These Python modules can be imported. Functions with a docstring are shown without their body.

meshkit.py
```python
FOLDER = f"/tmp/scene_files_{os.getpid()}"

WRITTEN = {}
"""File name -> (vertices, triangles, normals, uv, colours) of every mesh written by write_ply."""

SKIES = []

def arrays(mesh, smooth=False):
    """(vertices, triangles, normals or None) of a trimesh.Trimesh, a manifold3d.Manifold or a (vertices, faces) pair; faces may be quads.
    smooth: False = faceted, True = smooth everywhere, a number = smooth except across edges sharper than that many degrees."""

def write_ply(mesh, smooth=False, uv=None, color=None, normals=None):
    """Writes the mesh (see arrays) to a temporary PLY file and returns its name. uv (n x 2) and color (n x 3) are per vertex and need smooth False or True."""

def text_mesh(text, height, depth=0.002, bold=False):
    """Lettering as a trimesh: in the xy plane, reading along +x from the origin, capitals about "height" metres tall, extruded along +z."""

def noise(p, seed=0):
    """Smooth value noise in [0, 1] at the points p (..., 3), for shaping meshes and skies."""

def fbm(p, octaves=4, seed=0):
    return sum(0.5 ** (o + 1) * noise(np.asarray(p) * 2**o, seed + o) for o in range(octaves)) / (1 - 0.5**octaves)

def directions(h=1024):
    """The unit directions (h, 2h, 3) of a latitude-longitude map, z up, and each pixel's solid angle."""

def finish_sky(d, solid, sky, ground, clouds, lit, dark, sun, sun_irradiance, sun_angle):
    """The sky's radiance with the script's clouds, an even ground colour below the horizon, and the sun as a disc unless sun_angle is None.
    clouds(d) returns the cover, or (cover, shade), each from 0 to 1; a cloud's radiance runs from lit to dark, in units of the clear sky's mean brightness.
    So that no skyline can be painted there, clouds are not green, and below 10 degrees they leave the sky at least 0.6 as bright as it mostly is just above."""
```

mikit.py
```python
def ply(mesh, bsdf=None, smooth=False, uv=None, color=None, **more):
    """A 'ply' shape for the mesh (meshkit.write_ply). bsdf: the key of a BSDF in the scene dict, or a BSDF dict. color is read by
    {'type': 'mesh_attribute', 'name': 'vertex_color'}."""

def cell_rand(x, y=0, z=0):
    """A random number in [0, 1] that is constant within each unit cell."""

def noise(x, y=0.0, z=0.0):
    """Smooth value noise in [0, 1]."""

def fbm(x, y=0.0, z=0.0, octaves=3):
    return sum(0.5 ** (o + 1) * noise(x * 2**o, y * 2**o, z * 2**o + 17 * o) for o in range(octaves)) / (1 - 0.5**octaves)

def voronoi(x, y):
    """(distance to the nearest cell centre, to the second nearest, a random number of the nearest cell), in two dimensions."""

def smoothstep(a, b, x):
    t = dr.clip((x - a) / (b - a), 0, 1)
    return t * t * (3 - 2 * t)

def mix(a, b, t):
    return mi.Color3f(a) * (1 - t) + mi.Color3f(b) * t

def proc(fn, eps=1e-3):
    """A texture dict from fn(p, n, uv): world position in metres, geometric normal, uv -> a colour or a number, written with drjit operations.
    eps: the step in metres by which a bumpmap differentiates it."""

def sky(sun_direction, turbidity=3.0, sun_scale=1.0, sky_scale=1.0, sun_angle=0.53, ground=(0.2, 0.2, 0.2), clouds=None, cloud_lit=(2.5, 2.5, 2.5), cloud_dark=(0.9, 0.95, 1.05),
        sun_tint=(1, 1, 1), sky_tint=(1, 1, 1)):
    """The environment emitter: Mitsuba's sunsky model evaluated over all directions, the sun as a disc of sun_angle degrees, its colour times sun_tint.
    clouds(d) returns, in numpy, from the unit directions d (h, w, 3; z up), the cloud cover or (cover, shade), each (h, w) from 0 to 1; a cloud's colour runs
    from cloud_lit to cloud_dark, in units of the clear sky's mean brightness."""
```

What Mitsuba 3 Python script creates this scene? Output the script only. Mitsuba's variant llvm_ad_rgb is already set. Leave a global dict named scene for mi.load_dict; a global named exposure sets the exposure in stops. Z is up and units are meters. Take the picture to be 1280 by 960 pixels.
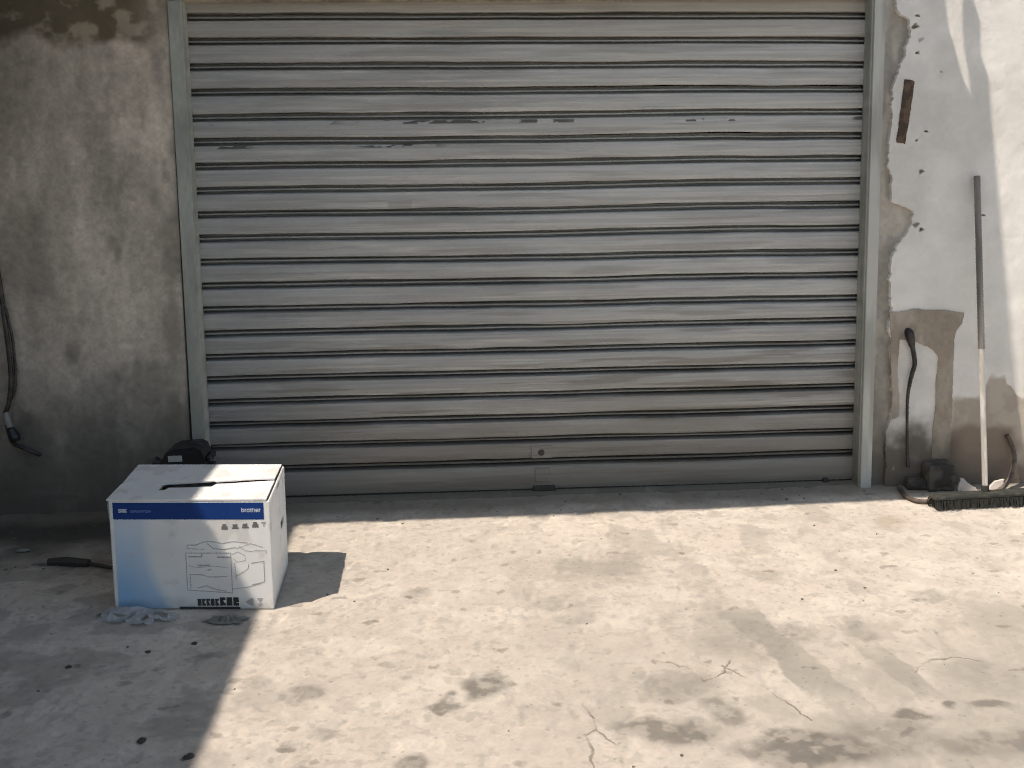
import math, random
import numpy as np, trimesh, mitsuba as mi, drjit as dr
import manifold3d as m3
import shapely, shapely.geometry as sg, shapely.affinity as sa
import mikit, meshkit
from mikit import noise, fbm, voronoi, smoothstep, mix, cell_rand, proc

rng = np.random.default_rng(7); random.seed(7)
scene, labels = {'type': 'scene'}, {}
V = np.array
T4 = mi.ScalarTransform4f

# ------------------------------------------------------------------ camera, sky, exposure
SUN = V([-0.54, -0.285, 1.0])
exposure = 1.85
EYE = V([1.137, -4.585, 1.6]); FWD = V([0.0533, 0.9908, -0.1247]); UP = V([0.020, 0.124, 0.992])
scene['camera'] = {'type': 'perspective', 'fov': 53.13, 'fov_axis': 'x', 'near_clip': 0.05, 'far_clip': 500.0,
    'principal_point_offset_y': (480 - 343) / 960.0,
    'to_world': T4().look_at(origin=EYE.tolist(), target=(EYE + FWD).tolist(), up=UP.tolist())}
scene['sky_light'] = mikit.sky(SUN.tolist(), turbidity=3.5, sky_scale=1.4, sun_tint=(0.98, 1.03, 1.15), sky_tint=(1.09, 0.93, 0.73), ground=(0.3, 0.27, 0.22))

# ------------------------------------------------------------------ helpers
def key_for(name):
    if name not in scene and name not in labels: return name
    i = 1
    while f'{name}_{i:03d}' in scene or f'{name}_{i:03d}' in labels: i += 1
    return f'{name}_{i:03d}'
def thing(name, label, cat, group=None):
    k = key_for(name); labels[k] = {'label': label, 'category': cat}
    if group: labels[k]['group'] = group
    return k
def obj(name, mesh, bsdf, parent=None, smooth=30, label=None, kind=None):
    k = key_for((parent + '__' if parent else '') + name)
    scene[k] = mikit.ply(mesh, bsdf, smooth)
    if label or kind:
        labels.setdefault(k, {})
        if label: labels[k]['label'] = label
        if kind: labels[k]['kind'] = kind
    return k
def single(name, mesh, bsdf, label, cat, smooth=30, group=None):
    k = thing(name, label, cat, group); scene[k] = mikit.ply(mesh, bsdf, smooth); return k
def bx(x0, x1, y0, y1, z0, z1, ch=0.0):
    e = V([x1 - x0, y1 - y0, z1 - z0])
    if ch <= 0:
        m = trimesh.creation.box(e)
    else:
        c = []
        for s in np.ndindex(2, 2, 2):
            s = V(s) * 2 - 1
            for a in range(3):
                q = e / 2 - ch; q[a] = e[a] / 2
                c.append(s * q)
        m = trimesh.convex.convex_hull(V(c))
    m.apply_translation([(x0 + x1) / 2, (y0 + y1) / 2, (z0 + z1) / 2]); return m
def cat(l): return trimesh.util.concatenate(l)
def spline(P, n=10):
    P = V(P, float); Q = np.vstack([2 * P[0] - P[1], P, 2 * P[-1] - P[-2]]); out = []
    for i in range(1, len(Q) - 2):
        a, b, c, d = Q[i - 1:i + 3]
        for t in np.linspace(0, 1, n, endpoint=False):
            out.append(0.5 * (2 * b + (c - a) * t + (2 * a - 5 * b + 4 * c - d) * t * t + (3 * b - a - 3 * c + d) * t ** 3))
    return V(out + [P[-1]])
def tube(P, r, seg=12, n=10, cap=True):
    S = spline(P, n) if n > 1 else V(P, float)
    R = np.interp(np.linspace(0, 1, len(S)), np.linspace(0, 1, len(np.atleast_1d(r))), np.atleast_1d(r))
    T = np.gradient(S, axis=0); T /= np.linalg.norm(T, axis=1, keepdims=True)
    u = np.cross(T[0], [0.31, 0.2, 0.93]); u /= np.linalg.norm(u); v = []; f = []
    for i in range(len(S)):
        u = u - T[i] * (u @ T[i]); u /= np.linalg.norm(u); w = np.cross(T[i], u)
        for k in range(seg):
            a = 2 * math.pi * k / seg; v.append(S[i] + R[i] * (math.cos(a) * u + math.sin(a) * w))
    for i in range(len(S) - 1):
        for k in range(seg):
            a, b = i * seg + k, i * seg + (k + 1) % seg
            f += [[a, b, b + seg], [a, b + seg, a + seg]]
    if cap:
        v += [S[0], S[-1]]; n0 = len(v) - 2; L = (len(S) - 1) * seg
        for k in range(seg):
            f += [[n0, (k + 1) % seg, k], [n0 + 1, L + k, L + (k + 1) % seg]]
    return trimesh.Trimesh(V(v), V(f), process=False)
def extrude_xz(poly, y0, y1):
    """polygon drawn in x,z extruded from y0 (front) to y1 (back)"""
    m = trimesh.creation.extrude_polygon(poly, abs(y1 - y0), engine='earcut')
    w = m.vertices.copy(); m.vertices = np.stack([w[:, 0], max(y0, y1) - w[:, 2], w[:, 1]], -1); return m
def rough_ring(P, step=0.012, amp=0.004, seed=0, smallamp=0.002):
    r = sg.LinearRing(P); n = int(r.length / step); out = []
    for i in range(n):
        p = r.interpolate(i / n, normalized=True); q = V([p.x, p.y, 0.3])
        d = V([meshkit.fbm(q * 14, 3, seed) - .5, meshkit.fbm(q * 14 + 9, 3, seed + 5) - .5]) * 2 * amp + rng.normal(0, smallamp, 2)
        out.append((p.x + d[0], p.y + d[1]))
    return sg.Polygon(out).buffer(0)
def rock(r, seed, flat=0.6, sub=2):
    m = trimesh.creation.icosphere(subdivisions=sub); v = m.vertices
    v = v * (0.6 + 0.8 * meshkit.fbm(v * 1.3 + seed * 3.7, 3, seed))[:, None]; v[:, 2] *= flat
    m.vertices = v * r; return m

# ------------------------------------------------------------------ materials
def principled(name, color, rough=0.8, bump=None, bscale=0.002, eps=1e-3, **k):
    b = {'type': 'principled', 'base_color': color if isinstance(color, dict) else {'type': 'rgb', 'value': list(color)}, 'roughness': rough, **k}
    if bump is not None: b = {'type': 'bumpmap', 'scale': bscale, 'tex': proc(bump, eps), 'b': b}
    scene[name] = {'type': 'twosided', 'b': b}; return name
def lum(c, k): return mi.Color3f(c) * k

CRACKS = [[(1.477,-1.38),(1.470,-1.438),(1.488,-1.50),(1.480,-1.55),(1.490,-1.605),(1.484,-1.64)],
    [(1.500,-1.74),(1.493,-1.783),(1.472,-1.825),(1.497,-1.889),(1.496,-1.949),(1.461,-1.978),(1.470,-2.042),(1.462,-2.09),(1.475,-2.2)],
    [(1.496,-1.955),(1.529,-2.010),(1.538,-2.05),(1.552,-2.16)],
    [(1.72,-1.57),(1.756,-1.592),(1.823,-1.632),(1.851,-1.721),(1.923,-1.679),(1.993,-1.560)],
    [(1.93,-1.64),(1.959,-1.682),(2.025,-1.789),(2.098,-1.957)],
    [(-0.26,-1.60),(-0.220,-1.592),(-0.170,-1.568),(-0.10,-1.55)],
    [(2.50,-1.72),(2.58,-1.66),(2.66,-1.645),(2.76,-1.70)]]
# soft patches of oil and damp: x, y, half width, half depth, strength
OIL = [(1.19,-1.70,.076,.081,.80),(1.08,-1.79,.062,.035,.75),(.68,-1.69,.062,.041,.45),(.73,-1.89,.047,.030,.5),(1.0,-2.09,.06,.04,.85),(.70,-2.07,.044,.022,.5),
    (.95,-1.06,.06,.066,.38),(.90,-1.54,.035,.02,.4),(.97,-1.63,.022,.014,.4),(1.68,-1.98,.135,.07,.75),(1.87,-1.90,.06,.08,.6),(2.06,-2.09,.20,.085,.85),(2.38,-1.96,.066,.039,.8),
    (2.64,-1.92,.058,.026,.7),(2.52,-1.91,.03,.02,.75),(2.34,-2.05,.042,.016,.7),(2.28,-2.05,.16,.11,.45),(1.63,-.88,.26,.16,.26),(2.70,-1.77,.125,.11,.28),(2.24,-1.0,.09,.05,.3),
    (2.80,-1.22,.075,.045,.4),(.65,-1.97,.02,.015,.7),(.40,-2.0,.02,.018,.9),(.25,-1.91,.02,.016,.8),(-.10,-1.49,.018,.015,.7),(2.24,-1.45,.08,.08,.35),(2.05,-1.5,.16,.14,.28),(1.78,-1.75,.13,.10,.35),
    (2.55,-2.1,.2,.06,.55),(.55,-2.12,.05,.03,.6),(1.27,-1.70,.02,.02,.6),(.3,-1.45,.05,.03,.4),(.1,-1.55,.05,.02,.4),(2.45,-1.45,.05,.10,.3),(1.5,-1.2,.09,.03,.2)]
def wob(x, y, k, a): return (fbm(x * k, y * k, 3.1) - .5) * a
def ground_col(p, n, uv):
    x, y = p.x, p.y
    n1, n2, n3 = fbm(x * 1.1 + 3, y * 1.3, octaves=4), fbm(x * 7, y * 9, 5, octaves=4), fbm(x * 55, y * 60, 2, octaves=3)
    c = mix((.470, .422, .368), (.428, .386, .338), smoothstep(.40, .68, n1))
    c = mix(c, (.50, .462, .405), smoothstep(.50, .72, n2) * .6)
    c = c * (.79 + .17 * n3 + .15 * fbm(x * 20, y * 24, 9) + .15 * fbm(x * 150, y * 150, 33, octaves=2))
    c = mix(c, (.27, .25, .22), smoothstep(.60, .72, fbm(x * 34, y * 40, 81, octaves=3)) * .35)
    # weathered, greyer concrete on the right, scraped in slanting bands
    g = smoothstep(1.2, 2.0, x + wob(x, y, 2.3, 1.2)) * smoothstep(-1.05, -1.5, y + wob(x, y, 2.7, .7))
    g = g * (.35 + .65 * smoothstep(.40, .62, fbm(x * 5 - y * 1.5, y * 2.2 + x * .4, 7, octaves=4)))
    c = mix(c, (.31, .287, .25), g * .7)
    sm = smoothstep(.54, .68, fbm(x * 9, y * 7, 51, octaves=5)) * smoothstep(.9, 1.6, x); c = mix(c, (.28, .258, .225), sm * .45)
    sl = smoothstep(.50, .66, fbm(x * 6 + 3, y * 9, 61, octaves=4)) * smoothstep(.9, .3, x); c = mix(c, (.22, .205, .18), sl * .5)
    # two worn strips where the top coat is gone
    for x0, w, y0, y1 in ((2.02, .075, -1.24, -1.80), (2.38, .05, -1.54, -1.84)):
        u = (x - x0 - (y0 - y) * .22) / w + wob(x, y, 16, .9)
        m = smoothstep(1.0, .75, dr.abs(u - .7)) * smoothstep(y0 + .03, y0 - .05, y + wob(x, y, 12, .08)) * smoothstep(y1 - .08, y1 + .05, y)
        c = mix(c, (.245, .228, .198), m * (.2 + .8 * n2))
    wx, wy = x + wob(x, y, 11, .07) + wob(x, y, 45, .02), y + wob(x + 9, y, 11, .10) + wob(x, y + 5, 45, .02)
    m = mi.Float(0)
    for a, b, ra, rb, s in OIL:
        d = dr.sqrt(dr.square((wx - a) / ra) + dr.square((wy - b) / rb))
        m = dr.maximum(m, s * smoothstep(1.25, .55, d))
    c = mix(c, (.115, .107, .094), m * (.55 + .45 * smoothstep(.32, .62, fbm(x * 26, y * 30, 4, octaves=4))))
    # rusty brown spill close to the shutter
    d = dr.sqrt(dr.square((wx - 2.94) / .075) + dr.square((wy + .50) / .09)); c = mix(c, (.24, .19, .125), .55 * smoothstep(1.3, .3, d) * (.4 + n2))
    # floor colour much darker towards the left wall, browner along the wall foot
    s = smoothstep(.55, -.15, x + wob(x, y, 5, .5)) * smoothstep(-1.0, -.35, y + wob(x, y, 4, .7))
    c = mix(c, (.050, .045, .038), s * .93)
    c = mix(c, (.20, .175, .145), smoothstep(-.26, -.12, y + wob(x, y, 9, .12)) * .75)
    # pits and specks
    v1, _, r1 = voronoi(x * 11 + wob(x, y, 30, .8), y * 14); v2, _, r2 = voronoi(x * 34, y * 40 + 7)
    c = mix(c, (.12, .105, .085), smoothstep(.22, .06, v1 - (r1 - .9) * .5 + wob(x, y, 50, .3)) * smoothstep(.88, .94, r1) * .45)
    c = mix(c, (.14, .12, .10), smoothstep(.26, .10, v2) * smoothstep(.90, .95, r2) * .35)
    k = mi.Float(9)
    for L in CRACKS:
        for (ax, ay), (bx_, by) in zip(L[:-1], L[1:]):
            ex, ey = bx_ - ax, by - ay; px, py = x - ax + wob(x, y, 40, .018), y - ay + wob(x + 4, y, 40, .018)
            t = dr.clip((px * ex + py * ey) / (ex * ex + ey * ey), 0, 1)
            k = dr.minimum(k, dr.square(px - t * ex) + dr.square(py - t * ey))
    c = mix(c, (.10, .085, .065), smoothstep(.0050, .0015, dr.sqrt(k)) * (.05 + .55 * smoothstep(.42, .60, fbm(x * 12, y * 12, 41))))
    return c
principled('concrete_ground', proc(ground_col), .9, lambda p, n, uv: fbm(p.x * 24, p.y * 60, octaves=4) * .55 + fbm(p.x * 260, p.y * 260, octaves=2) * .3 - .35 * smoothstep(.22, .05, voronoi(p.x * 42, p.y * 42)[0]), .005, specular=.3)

def grey_wall_col(p, n, uv):
    x, z = p.x, p.z
    n1, n2, n3 = fbm(x * 2.2, z * 1.6, 1.5, octaves=4), fbm(x * 9, z * 5, 3.3, octaves=4), fbm(x * 40, z * 40, 6, octaves=3)
    c = mix((.56, .495, .42), (.42, .375, .32), smoothstep(.36, .64, n1))
    c = mix(c, (.44, .395, .335), smoothstep(.48, .66, fbm(x * 5.5, z * 2.0, 8, octaves=4)) * .65)
    c = mix(c, (.20, .185, .155), smoothstep(.50, .68, fbm(x * 4 + 9, z * 2.6, 14, octaves=4)) * .4)
    c = c * (1 - .14 * smoothstep(.46, .70, fbm(x * 11, z * 2.2, 15, octaves=5))) * (1 + .12 * smoothstep(.48, .70, fbm(x * 8 + 4, z * 1.6, 19, octaves=5))) * (.88 + .24 * fbm(x * 95, z * 95, 23, octaves=2))
    c = mix(c, (.19, .175, .15), smoothstep(.55, .72, n2) * .6)
    c = c * (.80 + .40 * n3)
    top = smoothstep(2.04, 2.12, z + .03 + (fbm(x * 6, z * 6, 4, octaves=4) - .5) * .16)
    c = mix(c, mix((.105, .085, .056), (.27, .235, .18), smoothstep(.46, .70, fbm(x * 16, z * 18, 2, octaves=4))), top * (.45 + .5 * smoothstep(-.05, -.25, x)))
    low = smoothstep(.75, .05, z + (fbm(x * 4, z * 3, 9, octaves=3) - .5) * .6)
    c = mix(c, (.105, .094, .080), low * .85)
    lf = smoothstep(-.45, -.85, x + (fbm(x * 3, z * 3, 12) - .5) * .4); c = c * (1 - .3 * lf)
    return c
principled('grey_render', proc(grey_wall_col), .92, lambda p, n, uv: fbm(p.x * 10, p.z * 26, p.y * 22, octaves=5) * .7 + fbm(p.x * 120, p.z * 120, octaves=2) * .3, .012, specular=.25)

def plaster_col(p, n, uv):
    x, z = p.x, p.z
    n1, n2, n3 = fbm(x * 3, z * 3, 1, octaves=4), fbm(x * 13, z * 13, 2, octaves=3), fbm(x * 60, z * 60, 3)
    c = mix((.765, .745, .71), (.66, .64, .605), smoothstep(.42, .66, n1)) * (.90 + .14 * n2) * (.95 + .08 * n3)
    w = (fbm(x * 8, z * 8, 5, octaves=4) - .5)
    stepz = .40 + .12 * smoothstep(3.52, 3.60, x + w * .1) * smoothstep(3.73, 3.66, x + w * .1)
    d1 = smoothstep(.02, -.02, z - stepz + w * .10) * smoothstep(3.39, 3.43, x)
    c = mix(c, mix((.40, .345, .28), (.33, .275, .22), smoothstep(.4, .6, n2)), d1 * .85)
    d2 = smoothstep(.02, -.02, z - .275 + w * .07) * smoothstep(3.38, 3.42, x) * smoothstep(3.80, 3.70, x + w * .2)
    c = mix(c, (.215, .165, .125), d2 * .85)
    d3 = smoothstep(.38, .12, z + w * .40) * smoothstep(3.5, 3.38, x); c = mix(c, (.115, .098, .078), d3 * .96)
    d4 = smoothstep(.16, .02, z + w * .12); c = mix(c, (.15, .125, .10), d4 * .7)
    v, _, r = voronoi(x * 6.5 + w * 1.5, z * 7); c = mix(c, (.27, .25, .22), smoothstep(.11, .04, v) * smoothstep(.93, .96, r) * .7)
    return c
principled('white_plaster', proc(plaster_col), .85, lambda p, n, uv: fbm(p.x * 16, p.z * 16, octaves=4) * .8 + fbm(p.x * 110, p.z * 110, octaves=2) * .2, .006, specular=.25)

def mortar_col(p, n, uv):
    x, z = p.x, p.z
    c = mix((.47, .435, .38), (.34, .315, .275), smoothstep(.38, .62, fbm(x * 10, z * 4, 1, octaves=4))) * (.82 + .36 * fbm(x * 50, z * 50, 3))
    c = mix(c, (.26, .245, .225), smoothstep(.12, .0, dr.abs(z - 1.87) + (fbm(x * 15, z * 15, 2) - .5) * .2) * smoothstep(3.05, 3.09, x) * .8)
    low = smoothstep(.45, .05, z + (fbm(x * 12, z * 6, 9) - .5) * .4); return mix(c, (.15, .135, .112), low * .9)
principled('mortar', proc(mortar_col), .92, lambda p, n, uv: fbm(p.x * 30, p.z * 30, p.y * 30, octaves=4), .007, specular=.25)
def patch_col(p, n, uv):
    x, z = p.x, p.z
    c = mix((.40, .355, .30), (.32, .275, .225), smoothstep(.35, .65, fbm(x * 16, z * 6, 1, octaves=4))) * (.84 + .30 * fbm(x * 60, z * 50, 3))
    return mix(c, (.15, .13, .105), smoothstep(.32, .10, z + (fbm(x * 12, z * 8, 9) - .5) * .25) * .9)
principled('patch_mortar', proc(patch_col), .92, lambda p, n, uv: fbm(p.x * 34, p.z * 24, octaves=5), .014, specular=.2)

def slat_col(p, n, uv):
    x, z = p.x, p.z
    st = fbm(x * 1.4, z * 140, 2, octaves=3); st2 = fbm(x * 4.5, z * 60, 8, octaves=3); bl = fbm(x * 1.1, z * 1.6, 5, octaves=4)
    c = mix((.435, .435, .42), (.36, .36, .348), smoothstep(.35, .65, bl)) * (.66 + .38 * st + .30 * st2)
    c = mix(c, (.50, .49, .455), smoothstep(.56, .68, st2) * smoothstep(.50, .60, st) * .65)
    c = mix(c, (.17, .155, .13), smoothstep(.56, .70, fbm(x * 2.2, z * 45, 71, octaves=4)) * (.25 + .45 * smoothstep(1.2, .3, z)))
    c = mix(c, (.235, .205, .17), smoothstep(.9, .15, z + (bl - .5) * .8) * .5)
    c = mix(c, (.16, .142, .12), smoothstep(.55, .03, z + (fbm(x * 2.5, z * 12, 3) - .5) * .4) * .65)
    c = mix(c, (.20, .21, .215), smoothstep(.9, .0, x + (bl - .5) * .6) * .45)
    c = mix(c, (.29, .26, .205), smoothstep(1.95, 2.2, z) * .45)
    # dark worn spots of paint along the upper edges of the slats at about 1.6 to 1.75 m
    zz = z + x * .003
    band = dr.maximum(smoothstep(.012, .004, dr.abs(zz - 1.712)), smoothstep(.011, .004, dr.abs(zz - 1.609)) * smoothstep(1.2, .9, x))
    ch = smoothstep(.55, .60, fbm(x * 13, z * 30, 40, octaves=3)) * band * smoothstep(.42, .5, fbm(x * 2.6, 7, 4))
    c = mix(c, (.05, .047, .042), ch * .9)
    pt = smoothstep(.83, .84, x) * smoothstep(.945, .935, x) * smoothstep(1.315, 1.32, z) * smoothstep(1.365, 1.36, z); c = mix(c, (.26, .26, .235), pt * .5)
    return c
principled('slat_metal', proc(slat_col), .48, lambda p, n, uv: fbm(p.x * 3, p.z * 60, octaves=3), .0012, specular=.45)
def rail_col(p, n, uv):
    c = mix((.33, .345, .31), (.25, .265, .24), smoothstep(.35, .65, fbm(p.x * 20, p.z * 3, p.y * 20, octaves=4))) * (.85 + .3 * fbm(p.x * 80, p.z * 30, 3))
    return mix(c, (.15, .14, .12), smoothstep(.3, .0, p.z + (fbm(p.x * 20, p.z * 8) - .5) * .3) * .6)
principled('rail_paint', proc(rail_col), .55, specular=.4)
principled('rail_pale', proc(lambda p, n, uv: mix((.46, .46, .43), (.33, .33, .305), smoothstep(.35, .65, fbm(p.x * 20, p.z * 3, p.y * 20, octaves=4)))), .55, specular=.4)
principled('dark_iron', (.035, .033, .03), .5)
principled('rust', proc(lambda p, n, uv: mix((.06, .042, .032), (.12, .078, .052), smoothstep(.4, .65, fbm(p.x * 40, p.z * 30, 2, octaves=4)))), .9)
principled('black_rubber', proc(lambda p, n, uv: mix((.018, .017, .016), (.05, .045, .04), smoothstep(.45, .7, fbm(p.x * 30, p.z * 30, p.y * 30)))), .5)
principled('brown_hose_rubber', proc(lambda p, n, uv: mix((.075, .058, .048), (.15, .12, .10), smoothstep(.4, .65, fbm(p.x * 22, p.z * 30, p.y * 22)))), .6)
principled('black_plastic', (.014, .015, .017), .38)
principled('pale_label', (.40, .40, .40), .7)
principled('pale_plastic', (.20, .20, .185), .5)
principled('aluminium_tube', proc(lambda p, n, uv: mix((.50, .48, .45), (.36, .34, .315), smoothstep(.4, .65, fbm(p.z * 9, p.x * 60, 2)))), .45, specular=.5)
principled('shaded_tube', proc(lambda p, n, uv: mix((.19, .18, .165), (.135, .128, .115), smoothstep(.4, .65, fbm(p.z * 9, p.x * 60, 2)))), .5)
principled('brush_wood', proc(lambda p, n, uv: mix((.022, .025, .021), (.055, .052, .043), smoothstep(.45, .75, fbm(p.x * 40, p.y * 90, p.z * 90)))), .85)
principled('brush_bristle', proc(lambda p, n, uv: mix((.016, .018, .014), (.034, .034, .028), noise(p.x * 160, p.y * 160, 1))), .8)
principled('dark_stone', proc(lambda p, n, uv: mix((.045, .041, .036), (.095, .085, .072), smoothstep(.4, .65, fbm(p.x * 25, p.z * 25, p.y * 25, octaves=4)))), .92, lambda p, n, uv: fbm(p.x * 50, p.y * 50, p.z * 50), .006)
principled('pale_lump', (.62, .57, .52), .9)  # even pale tone for the two small pieces at the wall foot
principled('pebble_grey', (.115, .105, .09), .9); principled('pebble_dark', (.05, .046, .04), .9)
principled('timber', (.16, .11, .065), .85)
scene['crumpled_film'] = {'type': 'principledthin', 'base_color': {'type': 'rgb', 'value': [.60, .61, .62]}, 'roughness': .35, 'diff_trans': .9}
principled('rag_cloth', (.17, .175, .165), .95)
principled('blocker_matte', (.40, .38, .34), .9)  # plain tone of the added shadow sheet
principled('side_render', proc(lambda p, n, uv: mix((.34, .31, .27), (.26, .24, .21), fbm(p.y * 3, p.z * 3, octaves=4))), .92)

# ------------------------------------------------------------------ ground
def axis(a, b, step, lo, hi):
    core = np.arange(a, b + step / 2, step); l, r = [], []
    s = step; t = core[0]
    while t > lo: s *= 1.22; t -= s; l.append(t)
    s = step; t = core[-1]
    while t < hi: s *= 1.22; t += s; r.append(t)
    return np.concatenate([l[::-1], core, r])
gx, gy = axis(-1.15, 4.1, .0085, -45, 45), axis(-2.45, 0.0, .0085, -60, 12)
X, Y = np.meshgrid(gx, gy); P3 = np.stack([X, Y, 0 * X], -1)
Zg = (meshkit.fbm(P3 * 1.7, 3, 1) - .5) * .012 + (meshkit.fbm(P3 * 9, 3, 2) - .5) * .006 + (meshkit.fbm(P3 * 45, 2, 3) - .5) * .0035
pit = meshkit.fbm(P3 * 16, 3, 11); Zg -= np.clip(pit - .64, 0, .1) * .06
from scipy.spatial import cKDTree
cp = []
for L in CRACKS:
    for a, b in zip(L[:-1], L[1:]):
        a, b = V(a), V(b); n = max(2, int(np.linalg.norm(b - a) / .003)); t = np.linspace(0, 1, n)[:, None]; cp.append(a * (1 - t) + b * t)
cp = np.vstack(cp); cp3 = np.column_stack([cp, 0 * cp[:, 0]])
cp[:, 0] -= (meshkit.fbm(cp3 * 40, 3, 5) - .5) * .012
dc = cKDTree(cp).query(np.column_stack([X.ravel(), Y.ravel()]), distance_upper_bound=.05)[0].reshape(X.shape)
Zg -= .0035 * np.exp(-(np.minimum(dc, 1) / .0045) ** 2) * np.clip((meshkit.fbm(P3 * 9, 2, 77) - .38) * 5, 0, 1)
far = np.clip((np.maximum(np.abs(X - 1.4) - 3, np.abs(Y + 1.2) - 1.6)) / 2, 0, 1); Zg *= 1 - far
ny, nx = X.shape; I = np.arange(nx * ny).reshape(ny, nx)
F = np.stack([I[:-1, :-1], I[:-1, 1:], I[1:, 1:], I[1:, :-1]], -1).reshape(-1, 4)
GV = np.column_stack([X.ravel(), Y.ravel(), Zg.ravel()])
obj('ground', (GV, F), 'concrete_ground', smooth=True, label='worn beige concrete yard floor with cracks, oil stains and pits', kind='structure')
_gt = cKDTree(GV[:, :2])
def gz(x, y): return float(GV[_gt.query([x, y])[1], 2])

# ------------------------------------------------------------------ the garage building
garage = thing('garage_building', 'weathered garage front of grey render and peeling white plaster around a metal shutter', 'building')
def rough_wall(x0, x1, z0, z1, y, step, amp, seed, depth=.3):
    xs, zs = np.arange(x0, x1 + step / 2, step), np.arange(z0, z1 + step / 2, step)
    xs[-1] = x1
    A, B = np.meshgrid(xs, zs); Q = np.stack([A, B, 0 * A], -1)
    d = (meshkit.fbm(Q * 2.3, 3, seed) - .5) * amp * 2 + (meshkit.fbm(Q * 11, 3, seed + 3) - .5) * amp
    edge = np.clip((x1 - A) / .02, 0, 1)
    v = np.column_stack([A.ravel(), (y + d + .006 * (1 - edge) ** 2).ravel(), B.ravel()]); n = A.size
    h, w = A.shape; J = np.arange(n).reshape(h, w)
    f = np.stack([J[:-1, :-1], J[:-1, 1:], J[1:, 1:], J[1:, :-1]], -1).reshape(-1, 4)
    back = v.copy(); back[:, 1] = y + depth
    rim = np.concatenate([J[0], J[1:, -1], J[-1, ::-1][1:], J[::-1, 0][1:]])
    a, b = rim[:-1], rim[1:]
    sides = np.stack([a + n, b + n, b, a], -1)
    tri = np.vstack([f[:, [0, 1, 2]], f[:, [0, 2, 3]], sides[:, [0, 1, 2]], sides[:, [0, 2, 3]]])
    return trimesh.Trimesh(np.vstack([v, back]), tri, process=False)
obj('wall', rough_wall(-1.6, -.066, -.05, 4.4, -.08, .014, .006, 21), 'grey_render', garage, smooth=40, label='dark stained grey rendered wall')
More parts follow.
